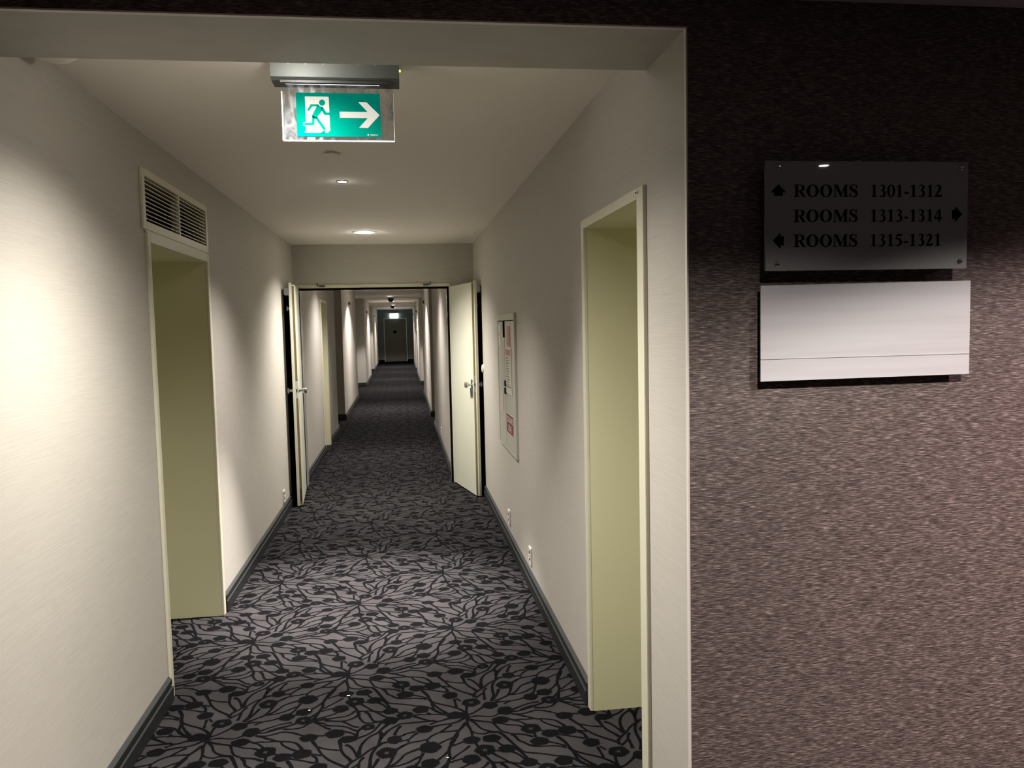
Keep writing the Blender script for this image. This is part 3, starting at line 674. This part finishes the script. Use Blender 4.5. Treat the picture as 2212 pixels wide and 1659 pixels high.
# ------------------------------------------------------------------ serif lettering of the directory
def ell(cx, cy, rx, ry, n=28, a0=0, a1=360):
    return [(cx + rx * math.cos(math.radians(a0 + (a1 - a0) * i / n)), cy + ry * math.sin(math.radians(a0 + (a1 - a0) * i / n))) for i in range(n)]
def vstroke(pts, ws, k=6):
    p = catmull(pts, k); n = len(p); wi = []
    for i in range(n):
        t = i / (n - 1) * (len(ws) - 1); j = min(int(t), len(ws) - 2); wi.append(ws[j] + (ws[j + 1] - ws[j]) * (t - j))
    Lf, Rt = [], []
    for i, q in enumerate(p):
        a = p[max(i - 1, 0)]; c = p[min(i + 1, n - 1)]; dx, dy = c[0] - a[0], c[1] - a[1]; l = math.hypot(dx, dy) or 1
        Lf.append((q[0] - dy / l * wi[i] / 2, q[1] + dx / l * wi[i] / 2)); Rt.append((q[0] + dy / l * wi[i] / 2, q[1] - dx / l * wi[i] / 2))
    return ('quads', Lf, Rt)
def rect(x0, x1, y0, y1): return ('poly', [(x0, y0), (x1, y0), (x1, y1), (x0, y1)])
def serif(x0, x1, y, s=1): return ('poly', [(x0, y), (x1, y), (x1, y + s * 0.035), (x1 - 0.10, y + s * 0.065), (x0 + 0.10, y + s * 0.065), (x0, y + s * 0.035)][::1 if s > 0 else -1])
G = {}
G['R'] = (1.07, [rect(0.17, 0.40, 0, 1), serif(0.03, 0.54, 0), serif(0.03, 0.40, 1, -1),
    vstroke([(0.38, 0.975), (0.62, 0.965), (0.80, 0.86), (0.82, 0.74), (0.78, 0.61), (0.62, 0.51), (0.38, 0.50)], [0.05, 0.06, 0.19, 0.24, 0.18, 0.06, 0.05]),
    ('poly', [(0.46, 0.50), (0.70, 0.50), (0.98, 0.07), (1.08, 0.035), (1.08, 0), (0.80, 0)])])
G['O'] = (1.13, [('ring', ell(0.56, 0.5, 0.51, 0.515), ell(0.56, 0.5, 0.255, 0.455))])
G['M'] = (1.37, [rect(0.16, 0.225, 0, 1), serif(0.02, 0.37, 0), ('poly', [(0.02, 1), (0.40, 1), (0.76, 0.24), (0.68, 0), (0.63, 0), (0.18, 0.97), (0.02, 0.97)]),
    ('poly', [(0.63, 0), (0.69, 0), (1.06, 0.86), (1.02, 1.0)]), rect(0.98, 1.20, 0, 1), serif(0.84, 1.34, 0), ('poly', [(0.98, 1), (1.34, 1), (1.34, 0.965), (1.2, 0.93), (0.98, 0.93)])])
G['S'] = (0.80, [vstroke([(0.66, 0.73), (0.60, 0.90), (0.42, 0.985), (0.22, 0.93), (0.15, 0.78), (0.24, 0.64), (0.42, 0.53), (0.60, 0.40), (0.65, 0.24), (0.56, 0.08), (0.36, 0.01), (0.17, 0.10), (0.08, 0.32)],
    [0.03, 0.05, 0.055, 0.12, 0.19, 0.23, 0.24, 0.24, 0.20, 0.13, 0.055, 0.05, 0.03]), ('poly', [(0.62, 0.70), (0.68, 0.70), (0.67, 1.01), (0.63, 1.01), (0.58, 0.93)]), ('poly', [(0.05, 0.34), (0.10, 0.34), (0.16, 0.07), (0.09, -0.01), (0.05, -0.01)])])
G['1'] = (0.74, [rect(0.27, 0.48, 0.03, 0.99), serif(0.10, 0.64, 0), ('poly', [(0.10, 0.86), (0.12, 0.83), (0.27, 0.86), (0.30, 0.80), (0.48, 0.99), (0.46, 1.02), (0.40, 1.0)])])
G['0'] = (0.74, [('ring', ell(0.37, 0.5, 0.34, 0.52), ell(0.37, 0.5, 0.145, 0.465))])
G['2'] = (0.74, [vstroke([(0.06, 0.70), (0.13, 0.88), (0.30, 0.955), (0.46, 0.86), (0.48, 0.68), (0.38, 0.46), (0.22, 0.26), (0.08, 0.09)], [0.03, 0.05, 0.11, 0.19, 0.22, 0.19, 0.12, 0.08]),
    ('poly', [(0.04, 0), (0.62, 0), (0.70, 0.27), (0.66, 0.27), (0.60, 0.20), (0.50, 0.17), (0.14, 0.17), (0.04, 0.04)])])
G['3'] = (0.74, [vstroke([(0.08, 0.78), (0.18, 0.93), (0.33, 0.965), (0.47, 0.87), (0.48, 0.73), (0.38, 0.60), (0.22, 0.54)], [0.03, 0.05, 0.10, 0.19, 0.19, 0.10, 0.04]),
    vstroke([(0.26, 0.55), (0.42, 0.50), (0.53, 0.37), (0.52, 0.18), (0.40, 0.05), (0.24, 0.02), (0.12, 0.09)], [0.04, 0.13, 0.20, 0.21, 0.13, 0.07, 0.12])])
G['5'] = (0.74, [('poly', [(0.20, 1.0), (0.58, 1.0), (0.66, 1.03), (0.58, 0.82), (0.20, 0.82)]), ('poly', [(0.20, 1.0), (0.24, 0.84), (0.17, 0.60), (0.07, 0.60)]),
    vstroke([(0.10, 0.60), (0.30, 0.60), (0.48, 0.48), (0.53, 0.32), (0.46, 0.13), (0.30, 0.04), (0.13, 0.07)], [0.05, 0.12, 0.20, 0.22, 0.17, 0.09, 0.12])])
G['4'] = (0.74, [rect(0.39, 0.58, 0, 1.0), rect(0.03, 0.69, 0.21, 0.36), ('poly', [(0.03, 0.34), (0.09, 0.34), (0.44, 0.88), (0.44, 1.01), (0.40, 1.01)])])
G['-'] = (0.49, [rect(0.05, 0.44, 0.26, 0.40)])
def letters(bm, s, x, z, cap, sx, y, th, width=None):
    adv = sum(G[c][0] for c in s) if width is None else None
    k = cap * sx if width is None else width / (sum(G[c][0] for c in s) - 0.08)
    pl = lambda u, v, w: (u, y - w, v)
    for c in s:
        for g in G[c][1]:
            tr = lambda L_: [(x + a * k, z + b * cap) for a, b in L_]
            if g[0] == 'poly': prism(bm, tr(g[1]), pl, th)
            elif g[0] == 'ring': ring_prism(bm, tr(g[1]), tr(g[2]), pl, th)
            else:
                Lf, Rt = tr(g[1]), tr(g[2])
                for i in range(len(Lf) - 1):
                    q = [bm.verts.new(pl(*p, th)) for p in (Lf[i], Lf[i + 1], Rt[i + 1], Rt[i])]
                    try: bm.faces.new(q)
                    except Exception: pass
        x += G[c][0] * k

# directory sign of smoked glass on four studs
gy0, gy1 = 2.030, 2.038
root = thing('directory_sign', 'smoked glass directory sign with room numbers, on the plum wall above the white panel', 'sign', (1.246, YP, 1.779))
bm = bm_new(); box(bm, 0.956, 1.537, gy0, gy1, 1.779, 2.066, 0.0008); gp = obj('glass_plate', bm, M['glass'], root)
for zb, word in ((1.9722, '1301-1312'), (1.9068, '1313-1314'), (1.8415, '1315-1321')):
    cap = 0.0325
    for s, x, wd in (('ROOMS', 1.033, 0.181), (word, 1.250, 0.209)):
        bm = bm_new(); letters(bm, s, x, zb, cap, 1, gy0 - 0.0002, 0.0006, wd)
        obj('room_lettering', bm, M['ink'], gp, fix=False)
def arrow(cx, cz, rot):
    P_ = [(0, 0.0205), (0.0212, -0.0005), (0.0120, -0.0005), (0.0120, -0.0095), (-0.0120, -0.0095), (-0.0120, -0.0005), (-0.0212, -0.0005)]
    c, s = math.cos(rot), math.sin(rot)
    bm = bm_new(); prism(bm, [(cx + (a * c - b * s), cz + (a * s + b * c)) for a, b in P_], lambda u, v, w: (u, gy0 - 0.0002 - w, v), 0.0006)
    obj('arrow', bm, M['ink'], gp)
arrow(0.9915, 1.9850, 0); arrow(1.5000, 1.9258, -PI / 2); arrow(0.9970, 1.8580, PI / 2)
for x, z in ((0.992, 2.049), (1.517, 2.050), (0.988, 1.797), (1.515, 1.799)):
    bm = bm_new(); lathe(bm, [(0.0060, YP - e - gy1), (0.0060, 0.0001)], (x, gy1, z), 'y', 16)
    lathe(bm, [(0.0068, 0), (0.0068, -0.002), (0.0045, -0.005), (0, -0.0055)], (x, gy0, z), 'y', 20)
    obj('stud', bm, M['chrome'], root, True)

# white acrylic panel
root = thing('notice_panel', 'blank white acrylic notice panel below the directory sign', 'sign panel', (1.258, YP, 1.485))
def P4(xa, xb, ya, yb, zbl, zbr, ztr, ztl, mt, nm):
    bm = bm_new()
    prism(bm, [(xa, zbl), (xb, zbr), (xb, ztr), (xa, ztl)], lambda u, v, w: (u, ya + w, v), yb - ya); return obj(nm, bm, mt, root)
P4(0.952, 1.565, 2.050, 2.0535, 1.485, 1.488, 1.747, 1.742, M['panel'], 'front_sheet')
P4(0.955, 1.560, 2.056, 2.060, 1.487, 1.490, 1.744, 1.739, M['panel'], 'back_sheet')
bm = bm_new(); box(bm, 0.952, 1.565, 2.0485, 2.0498, 1.5445, 1.5465); obj('fold_line', bm, mat('fold_shadow_grey', (0.55, 0.54, 0.545), 0.4), root)
for x in (1.03, 1.49):
    bm = bm_new(); box(bm, x - 0.02, x + 0.02, 2.060, YP - e, 1.58, 1.66); obj('mount', bm, M['dark'], root)

# ------------------------------------------------------------------ dry riser cupboard on the right wall
xf = XR - 0.016
root = thing('riser_cabinet', 'cream wall cupboard with red signs on the right corridor wall', 'cabinet', (XR, 5.84, 0.737))
cy0, cy1, cz0, cz1 = 5.36, 6.32, 0.737, 1.735
bm = bm_new()
box(bm, xf, XR - e, cy0, cy0 + 0.035, cz0, cz1, 0.001); box(bm, xf, XR - e, cy1 - 0.035, cy1, cz0, cz1, 0.001)
box(bm, xf, XR - e, cy0 + 0.035, cy1 - 0.035, cz0, cz0 + 0.02); box(bm, xf, XR - e, cy0 + 0.035, cy1 - 0.035, cz1 - 0.045, cz1)
obj('cabinet_frame', bm, M['cab'], root)
bm = bm_new(); box(bm, XR - 0.006, XR - e, cy0 + 0.035, cy1 - 0.035, cz0 + 0.02, cz1 - 0.045); obj('shadow_gap', bm, M['black'], root)
dR = bm_new(); box(dR, xf + 0.003, XR - 0.006, cy0 + 0.041, 5.893, cz0 + 0.025, cz1 - 0.052, 0.001); dR = obj('cabinet_door', dR, M['cab_door'], root)
dL = bm_new(); box(dL, xf + 0.002, XR - 0.006, 5.898, cy1 - 0.041, cz0 + 0.025, cz1 - 0.052, 0.001); dL = obj('cabinet_door', dL, M['cab'], root)
xs = xf + 0.0015
def plate(nm, y0, y1, z0, z1, mt, par, x=xs, t=0.0015):
    bm = bm_new(); box(bm, x - t, x, y0, y1, z0, z1); return obj(nm, bm, mt, par)
plate('slot', 5.875, 5.975, 1.565, 1.685, M['black'], dR, xs + 0.0005)
plate('red_label', 5.575, 5.755, 1.505, 1.648, M['pink'], dR)
plate('label_highlight', 5.675, 5.750, 1.545, 1.640, mat('faded_pink_print', (0.55, 0.30, 0.28), 0.4), dR, xs - 0.0015, 0.0006)
nf = plate('notice_frame', 5.535, 5.815, 1.165, 1.495, M['white'], dR, xs, 0.004)
plate('notice_paper', 5.550, 5.800, 1.175, 1.485, M['paper'], dR, xs - 0.004, 0.0006)
plate('notice_heading', 5.555, 5.795, 1.440, 1.480, M['pink'], dR, xs - 0.0046, 0.0006)
bm = bm_new()
for i in range(11):
    z = 1.420 - i * 0.019; ln = 0.10 + 0.10 * ((i * 37) % 11) / 11
    box(bm, xs - 0.0052, xs - 0.0046, 5.785 - ln, 5.785, z - 0.005, z + 0.003)
obj('notice_print', bm, M['print'], dR)
bm = bm_new(); box(bm, xs - 0.006, xs - 0.0046, 5.55, 5.80, 1.212, 1.218); obj('notice_rule', bm, M['dark'], dR)
bm = bm_new(); box(bm, xs - 0.012, xs, 5.845, 5.885, 1.205, 1.25, 0.003); box(bm, xs - 0.014, xs, 5.835, 5.870, 1.150, 1.198, 0.003); lk = obj('lock', bm, M['dark'], dR)
plate('pale_label', 6.12, 6.24, 1.60, 1.66, M['white'], dL); plate('pale_label', 6.12, 6.24, 1.50, 1.575, M['white'], dL)
plate('small_notice', 6.03, 6.19, 1.005, 1.155, mat('pale_pink_notice', (0.62, 0.50, 0.46), 0.5), dL)
cs = plate('column_sign', 5.505, 5.842, 0.878, 1.012, M['red'], dR, xs, 0.002)
plate('sign_border', 5.500, 5.847, 0.873, 1.017, M['white'], dR, xs, 0.0012)
t1 = text_obj('sign_lettering', 'COLONNE', 0.062, (xs - 0.0024, 5.6735, 0.955), (0, -1, 0), (0, 0, 1), M['white'], cs, align='CENTER', bold=0.001)
t2 = text_obj('sign_lettering', 'SECHE', 0.062, (xs - 0.0024, 5.6735, 0.894), (0, -1, 0), (0, 0, 1), M['white'], cs, align='CENTER', bold=0.001)
for t in (t1, t2):
    t.parent = cs; t.matrix_parent_inverse = Matrix.Identity(4)
    t.location = (0, 0, 0)

# ------------------------------------------------------------------ sockets
def socket(xw, sgn, yc, zc, label):
    root = thing('wall_socket', label, 'socket', (xw, yc, zc))
    bm = bm_new(); box(bm, xw - sgn * 0.010, xw - sgn * e, yc - 0.042, yc + 0.042, zc - 0.055, zc + 0.055, 0.003); obj('cover_plate', bm, M['white'], root)
    bm = bm_new(); x = xw - sgn * 0.010; box(bm, x - sgn * 0.001, x, yc - 0.020, yc + 0.020, zc - 0.030, zc + 0.032); r_ = obj('socket_insert', bm, M['grey'], root)
    bm = bm_new(); lathe(bm, [(0.016, -sgn * 0.001), (0.016, -sgn * 0.004), (0.010, -sgn * 0.004), (0.009, -sgn * 0.001)], (x, yc, zc - 0.004), 'x', 20); obj('socket_ring', bm, M['white'], root, True)
    return root
socket(XR, 1, 4.91, 0.205, 'white socket low on the right wall, the one nearer the right doorway')
socket(XR, 1, 5.92, 0.215, 'white socket low on the right wall below the cupboard')
socket(XL, -1, 7.27, 0.185, 'white socket low on the left wall before the double doorway')
socket(FR, 1, 11.05, 0.22, 'white socket low on the right wall beyond the double doorway')

# small dark wall fittings and a dark frame down the far corridor
fx = [(FL, -1, 16.9, 2.175, 'left wall beyond the first alcove'), (FL, -1, 25.1, 2.167, 'left wall beyond the second alcove'), (FL - 0.05, -1, 33.6, 2.18, 'left wall just before the end door'),
      (FR, 1, 17.8, 2.21, 'right wall beyond the first alcove'), (FR, 1, 27.3, 2.20, 'right wall above the dark frame'), (FR, 1, 35.5, 2.22, 'right wall just before the end door')]
for x, sg, y, z, t in fx:
    bm = bm_new(); lathe(bm, [(0.036, 0), (0.036, -sg * 0.02), (0.024, -sg * 0.036), (0, -sg * 0.038)], (x - sg * e, y, z), 'x', 20)
    for q in bm.verts: q.co.y = y + (q.co.y - y) * 2.0
    tag(obj('wall_sensor', bm, M['dark'], None, True), 'small dark fitting high on the far ' + t, 'wall fitting')
root = thing('wall_frame', 'dark rectangular frame hung on the far right wall', 'picture frame', (FR, 27.1, 1.56))
bm = bm_new(); box(bm, FR - 0.02, FR - e, 26.55, 27.65, 1.56, 1.59); box(bm, FR - 0.02, FR - e, 26.55, 27.65, 1.89, 1.92); box(bm, FR - 0.02, FR - e, 26.55, 26.58, 1.59, 1.89); box(bm, FR - 0.02, FR - e, 27.62, 27.65, 1.59, 1.89); obj('border', bm, M['trimwhite'], root)
bm = bm_new(); box(bm, FR - 0.012, FR - e, 26.58, 27.62, 1.59, 1.89); obj('picture', bm, M['dark'], root)

# lint on the carpet
for i, (x, y, s, t) in enumerate(((-0.452, 3.474, 0.004, 'white lint speck on the carpet, the left of a pair'), (-0.292, 3.585, 0.005, 'white lint speck on the carpet, the right of a pair'), (0.121, 2.985, 0.003, 'tiny white speck on the carpet at the bottom centre of the view'))):
    bm = bm_new(); bmesh.ops.create_icosphere(bm, subdivisions=1, radius=s)
    for v in bm.verts: v.co = Vector((x + v.co.x * (1.5 + 0.3 * i), y + v.co.y * 1.1, 0.001 + s * 0.5 + v.co.z * 0.5))
    tag(obj('lint', bm, M['dust'], None), t, 'lint')
